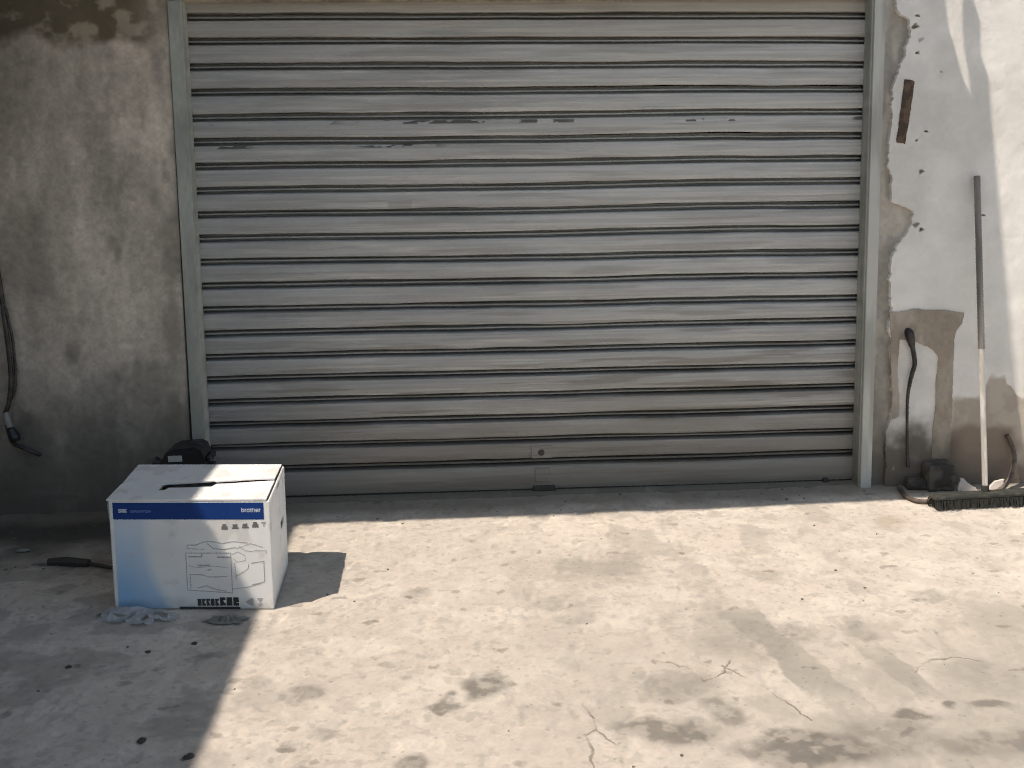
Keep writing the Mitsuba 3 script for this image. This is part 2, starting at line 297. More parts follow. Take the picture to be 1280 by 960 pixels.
# bare mortar behind the plaster, and the plaster coat itself with its broken edge
obj('mortar_strip', rough_wall(3.045, 3.36, -.05, 4.4, -.050, .012, .004, 31), 'mortar', garage, smooth=40, label='bare grey mortar strip along the broken plaster edge')
edge = [(3.086,4.4),(3.086,2.348),(3.091,2.211),(3.092,2.160),(3.126,2.129),(3.152,2.111),(3.154,2.056),(3.141,2.004),(3.139,1.963),(3.122,1.918),(3.095,1.873),(3.079,1.824),(3.085,1.736),(3.075,1.588),(3.086,1.392),(3.088,1.334),
    (3.144,1.308),(3.192,1.289),(3.195,1.224),(3.153,1.156),(3.111,1.073),(3.099,.990),(3.111,.857),(3.108,.713),(3.129,.525),(3.118,.299),(3.100,.186),(3.11,-.04)]
dense = [(3.09 + 0.0, 4.4)]
L = sg.LineString(edge[1:]); n = int(L.length / .0065)
for i in range(n + 1):
    p = L.interpolate(i / n, normalized=True); q = V([p.x, p.y, .5])
    dense.append((p.x + (meshkit.fbm(q * 16, 3, 3) - .5) * .036 + (meshkit.fbm(q * 75, 2, 13) - .5) * .022 + rng.normal(0, .0012), p.y + (meshkit.fbm(q * 18 + 5, 4, 8) - .5) * .024))
plaster = sg.Polygon(dense + [(7.5, -.04), (7.5, 4.4)]).buffer(0)
# holes where small bits of plaster have fallen off
for hx, hz, r in ((3.185,2.145,.011),(3.175,2.10,.017),(3.19,1.985,.010),(3.20,1.60,.007),(3.24,1.64,.010),(3.225,1.46,.013),(3.21,1.22,.016),(3.235,1.20,.012),(3.52,1.26,.010),(3.30,1.9,.006)):
    th = np.linspace(0, 2 * math.pi, 11)[:-1]
    hole = sg.Polygon([(hx + r * (1 + .45 * math.sin(3 * t + hx * 90)) * math.cos(t), hz + .7 * r * (1 + .4 * math.cos(2 * t + hz * 50)) * math.sin(t)) for t in th]).buffer(0)
    plaster = plaster.difference(hole)
if plaster.geom_type != 'Polygon': plaster = max(plaster.geoms, key=lambda g: g.area)
obj('plaster_coat', extrude_xz(plaster, -.076, -.040), 'white_plaster', garage, smooth=20, label='white plaster coat with a ragged broken edge and damp brown foot')
obj('wall', bx(3.36, 7.5, -.039, .25, -.05, 4.4), 'mortar', garage, smooth=False)
patch = rough_ring([(3.101,.824),(3.205,.836),(3.336,.830),(3.449,.816),(3.443,.772),(3.415,.724),(3.406,.683),(3.409,.518),(3.410,.386),(3.408,.253),(3.409,.130),(3.321,.133),(3.324,.270),(3.332,.441),(3.333,.614),(3.309,.648),(3.259,.672),(3.206,.692),(3.150,.697),(3.148,.525),(3.162,.336),(3.129,.318),(3.118,.526)], .010, .007, 4, .0012)
if patch.geom_type != 'Polygon': patch = max(patch.geoms, key=lambda g: g.area)
obj('mortar_patch', extrude_xz(patch, -.0815, -.074), 'patch_mortar', garage, smooth=20, label='brownish mortar repair patch shaped like a bracket')
rp = rough_ring([(3.135,1.869),(3.180,1.862),(3.145,1.583),(3.104,1.592)], .012, .003, 6, .0008)
obj('metal_strip', extrude_xz(rp, -.080, -.055), 'rust', garage, smooth=20, label='short rusty iron strip bedded in the plaster')
obj('lintel', bx(-.066, 3.045, -.074, .30, 2.226, 4.398, .004), 'grey_render', garage, smooth=False)
# inner reveals so that no light leaks round the shutter
obj('reveal', bx(-.30, -.064, .02, .5, -.04, 2.226), 'mortar', garage, smooth=False); obj('reveal', bx(3.046, 3.3, .02, .5, -.04, 2.226), 'mortar', garage, smooth=False)
obj('back_wall', bx(-.30, 3.3, .5, .6, -.04, 2.4), 'dark_iron', garage, smooth=False)
obj('threshold', rough_wall(-.06, 3.05, -.05, .006, -.045, .02, .002, 51, .1), 'mortar', garage, smooth=40)

# side wall of the yard, left of the picture; its top edge casts the long shadow on the floor
sw = thing('yard_wall', 'tall plain rendered yard wall running forward from the left end of the garage', 'wall')
obj('wall_body', bx(-1.45, -1.20, -7.0, -.08, -.05, 3.03, .01), 'side_render', sw, smooth=False)

# added unseen sheet above the shutter, outline projected along the sun to shape shadows
out = []
for xs, zs in ((3.307,2.210),(3.326,2.089),(3.367,1.975),(3.397,1.880),(3.437,1.792),(3.425,1.897),(3.399,2.002),(3.387,2.106),(3.383,2.210),(3.380,2.6)):
    out.append((xs - .54 * (3 - zs), -.076 + SUN[1] * (3 - zs)))
edge2 = []
for xs, zs in ((3.39,2.6),(3.433,2.209),(3.470,2.113),(3.477,1.967),(3.517,1.879),(3.546,1.649),(3.578,1.434),(3.618,1.144),(3.662,.848),(3.709,.510),(3.734,.166),(3.74,.02)):
    edge2.append((xs - .54 * (3 - zs), -.076 + SUN[1] * (3 - zs)))
blocker_outline = sg.Polygon([(-1.19, -.09), (out[0][0] - .33, -.09)] + [(out[0][0] - .05, -.20)] + out[:-1] + [out[-1]] + edge2[:] + [(1.75, -1.06), (1.42, -1.115), (.9, -1.135), (.2, -1.150), (-.6, -1.155), (-1.19, -1.16)]).buffer(0)
if blocker_outline.geom_type != 'Polygon': blocker_outline = max(blocker_outline.geoms, key=lambda g: g.area)
ct = thing('added_shadow_sheet', 'unseen sheet added above the shutter, cut to shape the shadow on wall and floor', 'awning')
mcl = trimesh.creation.extrude_polygon(blocker_outline, .004, engine='earcut'); mcl.apply_translation([0, 0, 2.998])
obj('blocker_sheet', mcl, 'blocker_matte', ct, smooth=False)
for px in (-.9, .2, 1.3):
    obj('added_arm', cat([tube([(px, -.07, 3.02), (px, -1.10, 3.014)], .012, 8, 1), tube([(px, -.07, 2.65), (px, -.5, 2.985)], .009, 8, 1)]), 'dark_iron', ct)  # arms added along with the unseen sheet

# ------------------------------------------------------------------ roller shutter
sh = thing('roller_shutter', 'closed grey metal roller shutter of horizontal slats between two guide rails', 'shutter')
ZL = [2.15,2.048,1.939,1.83,1.72,1.616,1.51,1.403,1.297,1.19,1.087,.979,.871,.762,.656,.553,.446,.342,.238,.129]
ZR = [2.141,2.034,1.927,1.818,1.718,1.608,1.507,1.403,1.294,1.188,1.075,.972,.863,.760,.653,.550,.447,.340,.232,.128]
ZL = [ZL[0] + .106] + ZL; ZR = [ZR[0] + .106] + ZR
NX = 60; xs = np.linspace(-.025, 3.0, NX)
def sag(z): return (meshkit.fbm(np.column_stack([xs * 1.3, 0 * xs + z * .8, 0 * xs]), 3, 9) - .5) * .012
def zline(k): return np.interp(xs, [0, 2.973], [ZL[k], ZR[k]]) + sag(ZL[k])
def slat(top, bot, seed):
    """face from its upper edge (top) down; above it a recess with a rolled bead up to the lip of the slat before"""
    h = top - bot                       # pitch
    prof = []                           # (fraction or metres below top, y); negative = above the face
    prof += [(-.0335, .024), (-.033, .075), (-.0222, .075), (-.0215, .028), (-.0195, .0235), (-.0165, .0220), (-.0140, .0235), (-.0122, .028), (-.0116, .075), (-.0014, .075), (-.0012, .004), (.0018, .0)]
    fh = .0718
    for t in np.linspace(.06, .94, 9): prof.append((fh * t, -.0035 * math.sin(math.pi * t) - (.0012 if .45 < t < .58 else 0)))
    prof += [(fh - .001, .001), (fh, .004), (fh + .0005, .030)]
    prof = V(prof); v = np.zeros((NX, len(prof), 3)); rj = (meshkit.fbm(np.column_stack([xs * 2.2, 0 * xs + seed * 5.3, 0 * xs]), 3, 4) - .5)
    sc = h / .106
    wz = (meshkit.fbm(np.column_stack([xs * 3.1 + seed * 7.7, 0 * xs, 0 * xs]), 3, 40 + seed) - .5) * .0085
    dn = np.zeros(NX); r3 = np.random.default_rng(100 + seed)
    for q in range(3): dn += r3.uniform(-.003, .008) * np.exp(-((xs - r3.uniform(0, 3)) / r3.uniform(.05, .16)) ** 2)
    for j, (d, y) in enumerate(prof):
        v[:, j, 0] = xs; face = 1.0 if d >= -.0005 else 0.0
        v[:, j, 1] = y + rj * .006 + dn * face * math.sin(math.pi * min(max(d / fh, .15), .9)); v[:, j, 2] = top - d * sc + wz * (1 if abs(d - fh) < .004 else .5 if face else .3)
    J = np.arange(NX * len(prof)).reshape(NX, -1); f = np.stack([J[:-1, :-1], J[:-1, 1:], J[1:, 1:], J[1:, :-1]], -1).reshape(-1, 4)
    return (v.reshape(-1, 3), f)
for k in range(len(ZL) - 1):
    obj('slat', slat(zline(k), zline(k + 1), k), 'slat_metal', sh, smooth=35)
# last part: a wide bottom bar with a rubber lip
zt = zline(len(ZL) - 1); prof = [(-.0335,.024),(-.033,.075),(-.0222,.075),(-.0220,.022),(-.0165,.0150),(-.0118,.022),(-.0116,.075),(-.0014,.075),(0,.002),(.004,-.003),(.02,-.009),(.045,-.011),(.075,-.010),(.097,-.006),(.109,-.001),(.112,.006),(.113,.016)]
v = np.zeros((NX, len(prof), 3))
for j, (d, y) in enumerate(prof): v[:, j] = np.column_stack([xs, 0 * xs + y, np.maximum(zt - d, .012)])
J = np.arange(NX * len(prof)).reshape(NX, -1); f = np.stack([J[:-1, :-1], J[:-1, 1:], J[1:, 1:], J[1:, :-1]], -1).reshape(-1, 4)
obj('bottom_bar', (v.reshape(-1, 3), f), 'slat_metal', sh, smooth=35, label='wide smooth bottom bar of the shutter')
obj('bottom_lip', bx(-.02, 2.99, .006, .03, .003, .024, .002), 'dark_iron', sh)
# guide rails: channels with a front flange, an inner lip and a return
def channel(x_in, x_out, s, y0=-.092, y1=.05, t=.004):
    a, b = (x_in, x_out) if x_in < x_out else (x_out, x_in)
    P = cat([bx(a, b, y0, y0 + t, -.01, 2.225, .001), bx(a, a + t, y0 + t, y1, -.01, 2.225, .0005), bx(b - t, b, y0 + t, y1, -.01, 2.225, .0005)])
    return P
lr = channel(-.058, .0, 1, y1=-.005); lv = lr.vertices; lv[:, 0] += .008 * (2.2 - lv[:, 2]) / 2.2 - .002; lr.vertices = lv
obj('guide_rail', lr, 'rail_paint', sh, smooth=False, label='greenish grey painted guide rail beside the dark grey wall')
rr = channel(2.984, 3.034, 1, y1=-.005)
obj('guide_rail', rr, 'rail_pale', sh, smooth=False, label='pale grey guide rail beside the white plaster')
obj('rail_lip', bx(2.976, 2.984, -.080, -.004, .0, 2.224, .001), 'rail_paint', sh)
# lock in the middle
obj('lock_plate', bx(1.462, 1.558, -.0075, -.0035, .165, .222, .001), 'slat_metal', sh)
obj('keyhole', cat([tube([(1.508, -.011, .192), (1.508, -.002, .192)], .0145, 16, 1)]), 'dark_iron', sh)
obj('lock_bar', bx(1.478, 1.545, -.0150, -.006, .055, .118, .002), 'slat_metal', sh)
obj('lock_foot', bx(1.468, 1.570, -.018, -.004, .010, .036, .003), 'dark_iron', sh)
obj('edge_bolt', bx(2.835, 2.862, -.020, .0, .010, .030, .003), 'dark_iron', sh)

# ------------------------------------------------------------------ printer carton
bo, bu = V([-.088, -1.085, .002]), V([.562, -.049, 0.]); BW = float(np.linalg.norm(bu)); bu /= BW; bv = V([-.035, 1, 0]); bv /= np.linalg.norm(bv); BD, BH = .39, .40
M = np.eye(4); M[:3, 0], M[:3, 1], M[:3, 2], M[:3, 3] = bu, bv, [0, 0, 1], bo
def inbox(m): m = m.copy(); m.apply_transform(M); return m
def carton_col(p, n, uv):
    dx, dy = p.x - bo[0], p.y - bo[1]; u = dx * bu[0] + dy * bu[1]; w = dx * -bu[1] + dy * bu[0]; z = p.z - bo[2]
    c = mi.Color3f(.70, .705, .70) * (.93 + .12 * fbm(p.x * 9, p.y * 9, p.z * 9))
    # light blue curved print field on the front
    e = .105 + .10 * dr.square(dr.maximum(.30 - z, 0) / .30) + .02 * dr.square(z / .3)
    on = smoothstep(.004, .0, dr.abs(w)) * smoothstep(.012, .016, u) * smoothstep(e + .03, e - .03, u) * smoothstep(.345, .338, z)
    blue = mix((.40, .53, .68), (.22, .42, .66), smoothstep(.33, .0, z) * smoothstep(e + .02, .02, u))
    c = mix(c, blue, on * (.55 + .4 * smoothstep(.34, .05, z)))
    c = mix(c, (.47, .45, .42), smoothstep(.57, .70, fbm(p.x * 16 + 3, p.y * 16, p.z * 10, octaves=4)) * .4)
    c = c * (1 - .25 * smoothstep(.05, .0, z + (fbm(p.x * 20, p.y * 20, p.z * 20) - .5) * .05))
    return c
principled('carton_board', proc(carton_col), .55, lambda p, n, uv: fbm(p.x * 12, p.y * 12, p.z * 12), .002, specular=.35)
principled('band_blue', (.004, .034, .175), .42, specular=.5)
principled('print_white', (.52, .57, .66), .5); principled('print_faint', (.10, .16, .36), .5); principled('print_grey', (.33, .335, .34), .6); principled('icon_grey', (.13, .13, .13), .6); principled('print_black', (.03, .03, .032), .55)
principled('board_brown', (.26, .19, .115), .9); principled('tape', (.36, .40, .34), .4)
carton = thing('printer_carton', 'white cardboard carton with a blue band and a printer drawing, half in shade', 'carton')
def hullbox(x0, x1, y0, y1, z0, z1, r=.004): return bx(x0, x1, y0, y1, z0, z1, r)
def to_man(m): return m3.Manifold(m3.Mesh(np.asarray(m.vertices, np.float32), np.asarray(m.faces, np.uint32)))
body = to_man(hullbox(0, BW, 0, BD, 0, BH - .007, .003)) - to_man(bx(.006, BW - .006, .006, BD - .006, .006, BH + .1)) - to_man(bx(BW - .02, BW + .02, .17, .25, .225, .25, .004))
def bulge(m):
    """cardboard walls are never quite flat"""
    v = m.vertices.copy(); c = np.sin(np.pi * np.clip(v[:, 2] / BH, 0, 1))
    v[:, 0] += (np.clip(v[:, 0] / BW, 0, 1) - .5) * .022 * c * np.sin(np.pi * np.clip(v[:, 1] / BD, 0, 1)); v[:, 2] += (meshkit.fbm(v * 9, 3, 3) - .5) * .006 * (v[:, 2] > .3); m.vertices = v; return m
mm = body.refine_to_length(.03).to_mesh(); bm = bulge(trimesh.Trimesh(mm.vert_properties[:, :3], mm.tri_verts, process=False))
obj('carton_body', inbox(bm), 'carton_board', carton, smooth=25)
def flap(pts, z0, tilt=0, pivot=0, warp=0):
    m = trimesh.creation.extrude_polygon(sg.Polygon(pts), .005, engine='earcut'); m = m.subdivide().subdivide(); v = m.vertices.copy()
    v[:, 2] += z0 + (meshkit.fbm(np.column_stack([v[:, 0] * 6, v[:, 1] * 6, 0 * v[:, 0]]), 3, 5) - .5) * .010 * np.clip(np.abs(v[:, 1] - pivot) * 8, 0, 1) + tilt * np.abs(v[:, 1] - pivot) + warp * np.sin(v[:, 0] / BW * 5 + 1) * np.abs(v[:, 1] - pivot); m.vertices = v; return inbox(m)
obj('top_flap', flap([(-.006,-.003),(BW-.012,-.001),(BW-.012,.212),(.44,.196),(.345,.172),(.335,.140),(.180,.132),(.172,.105),(.148,.103),(.150,.160),(-.004,.170)], BH - .0055, -.02, 0, .012), 'carton_board', carton, smooth=20, label='front top flap with a hand slot')
obj('top_flap', flap([(0,.1705),(.150,.1605),(.160,.170),(.335,.182),(.348,.1745),(.44,.1985),(BW-.012,.2140),(BW-.010,BD+.001),(0,BD+.001)], BH - .0050, .008, BD, -.012), 'carton_board', carton, smooth=20, label='rear top flap')
obj('side_flap', inbox(bx(.008, .150, .010, BD - .010, BH - .016, BH - .012)), 'board_brown', carton, smooth=False); obj('side_flap', inbox(bx(BW - .150, BW - .008, .010, BD - .010, BH - .016, BH - .012)), 'board_brown', carton, smooth=False)
tp = [inbox(bx(BW - .0105, BW - .0020, .02 + .055 * i, .05 + .055 * i, BH - .004, BH - .001)) for i in range(6)]
obj('tape', inbox(bx(BW + .0005, BW + .0022, .17, .235, BH - .10, BH - .012)), 'tape', carton, smooth=False)
obj('torn_flap', inbox(extrude_xz(sg.Polygon([(-.016,.300),(-.003,.292),(-.002,.375),(-.012,.392),(-.022,.36)]), .05, .055)), 'tape', carton, smooth=False, label='torn pale strip sticking out at the side')
def front(m, d=.0006):
    """lay a mesh drawn in x,y (z = thickness) on the front face"""
    w = m.vertices.copy(); m = m.copy(); m.vertices = np.stack([w[:, 0], -w[:, 2] - d, w[:, 1]], -1); m.faces = m.faces; return inbox(m)
def rect(x0, x1, z0, z1, t=.0006): return bx(x0, x1, z0, z1, 0, t)
FZ = .0005
obj('blue_band', front(rect(.014, BW - .022, .327, .387)), 'band_blue', carton, smooth=False, label='dark blue printed band')
tx = meshkit.text_mesh('brother', .0145, .0005, True); tx.apply_translation([BW - .022 - .010 - tx.bounds[1, 0], .354, 0]); obj('logo_lettering', front(tx, .0016), 'print_white', carton, smooth=False)
def scribble(x0, z0, h, n, adv, seed, wt=.28):
    """unreadable lettering: small strokes in letter-sized cells"""
    r = np.random.default_rng(seed); ps = []
    for i in range(n):
        x = x0 + i * adv; w = adv * .84; s = wt * h; k = int(r.integers(0, 6))
        ps.append(sg.box(x, z0, x + s * .9, z0 + h))
        if k in (0, 1, 3, 5): ps.append(sg.box(x, z0 + h - s * .8, x + w, z0 + h))
        if k in (1, 2, 4, 5): ps.append(sg.box(x, z0, x + w, z0 + s * .8))
        if k in (0, 2, 4, 5): ps.append(sg.box(x + w - s * .9, z0 + (0 if k != 2 else h * .4), x + w, z0 + h))
        if k in (0, 3, 5): ps.append(sg.box(x, z0 + h * .4, x + w, z0 + h * .4 + s * .7))
        if k == 1: ps.append(sg.Polygon([(x + w * .3, z0 + h * .6), (x + w * .6, z0 + h * .6), (x + w, z0), (x + w * .65, z0)]))
    g = shapely.union_all(ps); return cat([trimesh.creation.extrude_polygon(q, .0005, engine='earcut') for q in getattr(g, 'geoms', [g])])
obj('small_lettering', front(scribble(.034, .352, .013, 3, .0105, 3, .3), .0016), 'print_white', carton, smooth=False)
obj('faint_lettering', front(scribble(.075, .352, .009, 10, .0075, 5, .25), .0016), 'print_faint', carton, smooth=False)
obj('base_lettering', front(scribble(.295, .013, .025, 5, .0155, 8, .36), FZ), 'print_black', carton, smooth=False); obj('base_lettering', front(scribble(.374, .013, .031, 3, .0235, 21, .40), FZ), 'print_black', carton, smooth=False)
ar = [sg.Polygon([(.463,.027),(.485,.041),(.485,.013)]), sg.box(.485,.013,.492,.041), sg.Polygon([(.505,.041),(.527,.041),(.516,.022)]), sg.box(.509,.012,.523,.022)]
obj('base_mark', front(cat([trimesh.creation.extrude_polygon(q, .0005, engine='earcut') for q in ar]), FZ), 'print_grey', carton, smooth=False)
obj('base_line', front(rect(.230, .445, .001, .009)), 'print_black', carton, smooth=False)
for i, ix in enumerate((.392, .429, .464, .500, .532)):
    z0 = .290 + .0025 * i; g = [sg.box(ix, z0, ix + .022, z0 + .012), sg.box(ix + .004, z0 + .012, ix + .017, z0 + .02)] if i in (0, 3) else [sg.box(ix, z0, ix + .024, z0 + .006), sg.Point(ix + .008, z0 + .011).buffer(.006), sg.box(ix + .013, z0 + .006, ix + .019, z0 + .018)]
    if i == 4: g = [sg.box(ix, z0 + .012, ix + .016, z0 + .018), sg.box(ix + .007, z0, ix + .011, z0 + .012)]
    u = shapely.union_all(g); obj('icon', front(cat([trimesh.creation.extrude_polygon(q, .0004, engine='earcut') for q in getattr(u, 'geoms', [u])]), FZ), 'icon_grey' if i < 4 else 'print_grey', carton, smooth=False)
# line drawing of a multifunction printer
def stroke(pts, w=.0026): return sg.LineString(pts).buffer(w / 2, cap_style=2)
dl = [stroke([(.262,.070),(.262,.198),(.262,.205),(.420,.205),(.420,.060),(.262,.070)]), stroke([(.270,.192),(.318,.192),(.318,.204)], .005), stroke([(.372,.190),(.418,.190)], .006), stroke([(.270,.160),(.300,.152),(.360,.158),(.410,.152)], .002),
    stroke([(.300,.160),(.345,.161)], .005), stroke([(.270,.128),(.318,.126),(.340,.118),(.405,.120)]), stroke([(.335,.142),(.350,.146)], .004), stroke([(.274,.122),(.274,.076)]), stroke([(.300,.078),(.330,.086),(.360,.074),(.398,.066)], .003),
    stroke([(.268,.234),(.300,.234),(.322,.244),(.350,.248),(.392,.240),(.430,.247),(.480,.242)], .003), stroke([(.268,.234),(.268,.222),(.330,.218)], .002), stroke([(.338,.240),(.360,.222),(.395,.218),(.440,.226)], .003), stroke([(.440,.220),(.490,.240),(.535,.226)], .002),
    stroke([(.425,.200),(.445,.210),(.470,.196),(.470,.178),(.440,.172),(.430,.186)], .002), stroke([(.490,.168),(.535,.176),(.535,.100),(.490,.090)], .003), stroke([(.432,.120),(.455,.132),(.480,.150),(.480,.165)], .002), stroke([(.420,.074),(.470,.080),(.520,.094)], .0022), stroke([(.500,.214),(.545,.214),(.545,.204)], .002),
    stroke([(.450,.232),(.470,.214),(.500,.210)], .002), stroke([(.432,.170),(.436,.110)], .002)]
u = shapely.union_all(dl); obj('printed_drawing', front(cat([trimesh.creation.extrude_polygon(q, .0003, engine='earcut') for q in getattr(u, 'geoms', [u])]), FZ), 'print_grey', carton, smooth=False, label='grey line drawing of an office printer')

# ------------------------------------------------------------------ black canister behind the carton
can = thing('black_canister', 'black plastic canister with a pale label standing behind the carton', 'canister')
sec = [(-.150,.0),(-.150,.20),(-.145,.285),(-.118,.305),(-.106,.335),(-.070,.352),(.020,.358),(.042,.345),(.056,.310),(.068,.0)]
ply_c = sg.Polygon(sec).buffer(-.008).buffer(.008)
cm = extrude_xz(ply_c, -.33, -.20); cm2 = extrude_xz(ply_c.buffer(-.010), -.338, -.192)
cb = to_man(cm) + to_man(cm2); q = cb.to_mesh(); obj('canister_body', trimesh.Trimesh(q.vert_properties[:, :3], q.tri_verts, process=False), 'black_plastic', can, smooth=30)
obj('label', bx(-.092, -.034, -.3405, -.3378, .300, .326, .0005), 'pale_label', can, smooth=False)
for z in (.24, .285): obj('side_rib', bx(.058, .080, -.31, -.22, z, z + .024, .004), 'black_plastic', can)
obj('spout', cat([tube([(-.125, -.265, .262), (-.165, -.265, .280)], .018, 14, 1), tube([(-.16, -.265, .278), (-.172, -.265, .284)], .022, 14, 1)]), 'black_plastic', can)
obj('handle', tube([(-.03, -.265, .335), (-.02, -.265, .354), (.02, -.265, .356), (.035, -.265, .335)], .010, 10, 8), 'black_plastic', can)

# ------------------------------------------------------------------ cable hanging on the left wall
hc = thing('hanging_cable', 'black cable with a pale plug hanging on the dark grey wall', 'cable')
Pc = [(-.850,-.100,1.35),(-.838,-.098,1.12),(-.826,-.100,.976),(-.822,-.102,.895),(-.814,-.104,.771),(-.810,-.108,.629),(-.825,-.110,.521),(-.846,-.110,.468)]
obj('cord', tube(Pc, .010, 10), 'black_rubber', hc)
obj('cord', tube([(-.846,-.104,1.1),(-.800,-.102,.85),(-.792,-.102,.70),(-.800,-.104,.57),(-.835,-.106,.50)], .006, 8), 'black_rubber', hc)
obj('plug', tube([(-.843,-.112,.475),(-.836,-.114,.44),(-.828,-.114,.41)], [.012, .016, .013], 12, 6), 'pale_plastic', hc, label='pale grey plug')
obj('socket', tube([(-.826,-.114,.402),(-.812,-.114,.365),(-.806,-.114,.345)], [.016, .024, .018], 12, 6), 'black_plastic', hc)
obj('cord', tube([(-.845,-.106,.42),(-.825,-.108,.34),(-.79,-.106,.316),(-.741,-.102,.290),(-.71,-.100,.275)], .008, 8), 'black_rubber', hc)

# ------------------------------------------------------------------ black drain hose on the right wall
dh = thing('drain_hose', 'black drain hose coming out of the mortar patch and running down the wall', 'hose')
obj('hose_tube', tube([(3.191,-.098,.706),(3.203,-.100,.664),(3.217,-.098,.591),(3.207,-.097,.54),(3.196,-.097,.485),(3.190,-.096,.411),(3.194,-.096,.259),(3.199,-.098,.144),(3.203,-.10,.10)], [.012,.011,.0105,.010,.0085,.007,.0065,.007,.009], 12), 'black_rubber', dh)
obj('hose_socket', tube([(3.189,-.070,.735),(3.188,-.094,.728),(3.192,-.102,.700),(3.200,-.102,.668)], [.017, .020, .019, .013], 14, 6), 'black_rubber', dh)
# ------------------------------------------------------------------ broken stone block at the wall foot
def chunk(w, d, h, seed, bsub=.008, amp=.010):
    m = bx(-w / 2, w / 2, -d / 2, d / 2, 0, h, .004); r = to_man(m).refine_to_length(bsub).to_mesh(); m = trimesh.Trimesh(r.vert_properties[:, :3], r.tri_verts, process=False)
    v = m.vertices.copy(); o = np.stack([meshkit.fbm(v * 14 + 3 * i + seed, 4, seed + i) - .5 for i in range(3)], -1); v += o * amp * 2; v[:, 2] = np.maximum(v[:, 2], -.005); m.vertices = v; return m
def at(m, x, y, z=0, rz=0, rx=0, ry=0):
    m = m.copy()
    for a, ax in ((rx, [1, 0, 0]), (ry, [0, 1, 0]), (rz, [0, 0, 1])):
        if a: m.apply_transform(trimesh.transformations.rotation_matrix(math.radians(a), ax))
    m.apply_translation([x, y, z]); return m
single('stone_block', at(chunk(.125, .075, .125, 3), 3.335, -.125, gz(3.335, -.125), 4), 'dark_stone', 'dark broken stone block standing at the foot of the mortar patch', 'stone block', smooth=35)
single('stone_slab', at(chunk(.085, .05, .050, 9), 3.235, -.112, gz(3.235, -.112), -7), 'dark_stone', 'small low dark stone beside the drain hose end', 'stone', smooth=35)
single('pale_piece', at(extrude_xz(rough_ring([(-.035,0),(.062,.0),(.03,.028),(-.02,.060)], .012, .004, 3), -.008, .010), 3.452, -.155, gz(3.45, -.16) - .003, -6, -14), 'pale_lump', 'triangular pale piece left of the broom handle', 'plaster piece')
single('pale_piece', at(extrude_xz(rough_ring([(-.03,0),(.05,.0),(.052,.045),(.01,.038)], .012, .004, 5), -.008, .010), 3.585, -.150, gz(3.58, -.16) - .003, 5, -14), 'pale_lump', 'low pale piece right of the broom handle', 'plaster piece')

# ------------------------------------------------------------------ brown hose lying round the broom
def on_ground(L, dz): return [(x, y, gz(x, y) + dz) for x, y in L]
gh = on_ground([(3.165,-.100),(3.150,-.150),(3.135,-.24),(3.150,-.305),(3.199,-.312),(3.268,-.292),(3.36,-.262),(3.46,-.245),(3.56,-.215)], .011) + [(3.640,-.165,.03),(3.690,-.125,.085),(3.703,-.108,.14),(3.690,-.094,.20),(3.672,-.090,.235)]
single('brown_hose', tube(gh, .0105, 12), 'brown_hose_rubber', 'thin brown rubber hose curling on the floor behind the broom head', 'hose')

# ------------------------------------------------------------------ broom
br = thing('push_broom', 'wide dark push broom leaning against the white plaster wall, handle up', 'broom')
a, b = V([3.186, -.372]), V([3.655, -.342]); d = (b - a) / np.linalg.norm(b - a); nrm = V([-d[1], d[0]]); BL = float(np.linalg.norm(b - a))
ang = math.degrees(math.atan2(d[1], d[0])); hz = .004
def brm(m): return at(m, a[0], a[1], hz, ang)
block = to_man(bx(0, BL, -.030, .030, .034, .058, .008)); q = block.to_mesh()
obj('head', brm(trimesh.Trimesh(q.vert_properties[:, :3], q.tri_verts, process=False)), 'brush_wood', br, smooth=False)
bl = []; rb = np.random.default_rng(4)
for x in np.arange(.004, BL - .003, .0042):
    for y in np.linspace(-.030, .030, 10):
        x0, y0 = x + rb.normal(0, .0015), y + rb.normal(0, .001); fx, fy = rb.normal(0, .005), y * .30 + rb.normal(0, .004); r = .0015
        v = [(x0 - r, y0, .038), (x0 + r, y0, .038), (x0, y0 + r * 1.6, .038), (x0 + fx - r, y0 + fy, .001), (x0 + fx + r, y0 + fy, .001 + rb.random() * .003), (x0 + fx, y0 + fy + r * 1.6, .001)]
        bl.append(trimesh.Trimesh(V(v), V([[0, 1, 4], [0, 4, 3], [1, 2, 5], [1, 5, 4], [2, 0, 3], [2, 3, 5], [3, 4, 5]]), process=False))
obj('bristles', brm(cat(bl)), 'brush_bristle', br, smooth=False, kind='stuff')
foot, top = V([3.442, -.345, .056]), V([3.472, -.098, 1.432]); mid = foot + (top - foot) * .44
obj('socket', tube([foot - (top - foot) * .012, foot + (top - foot) * .022], .0165, 14, 1), 'brush_wood', br)
obj('handle', tube([foot + (top - foot) * .01, foot + (top - foot) * .4, top], .0122, 14, 4), 'aluminium_tube', br)
obj('shaded_handle_part', tube([mid + (top - mid) * .02, top + (top - foot) * .004], .0138, 14, 1), 'shaded_tube', br, label='upper part of the handle, coloured darker to show it in shade')  # shade on the upper handle is put into this darker colour

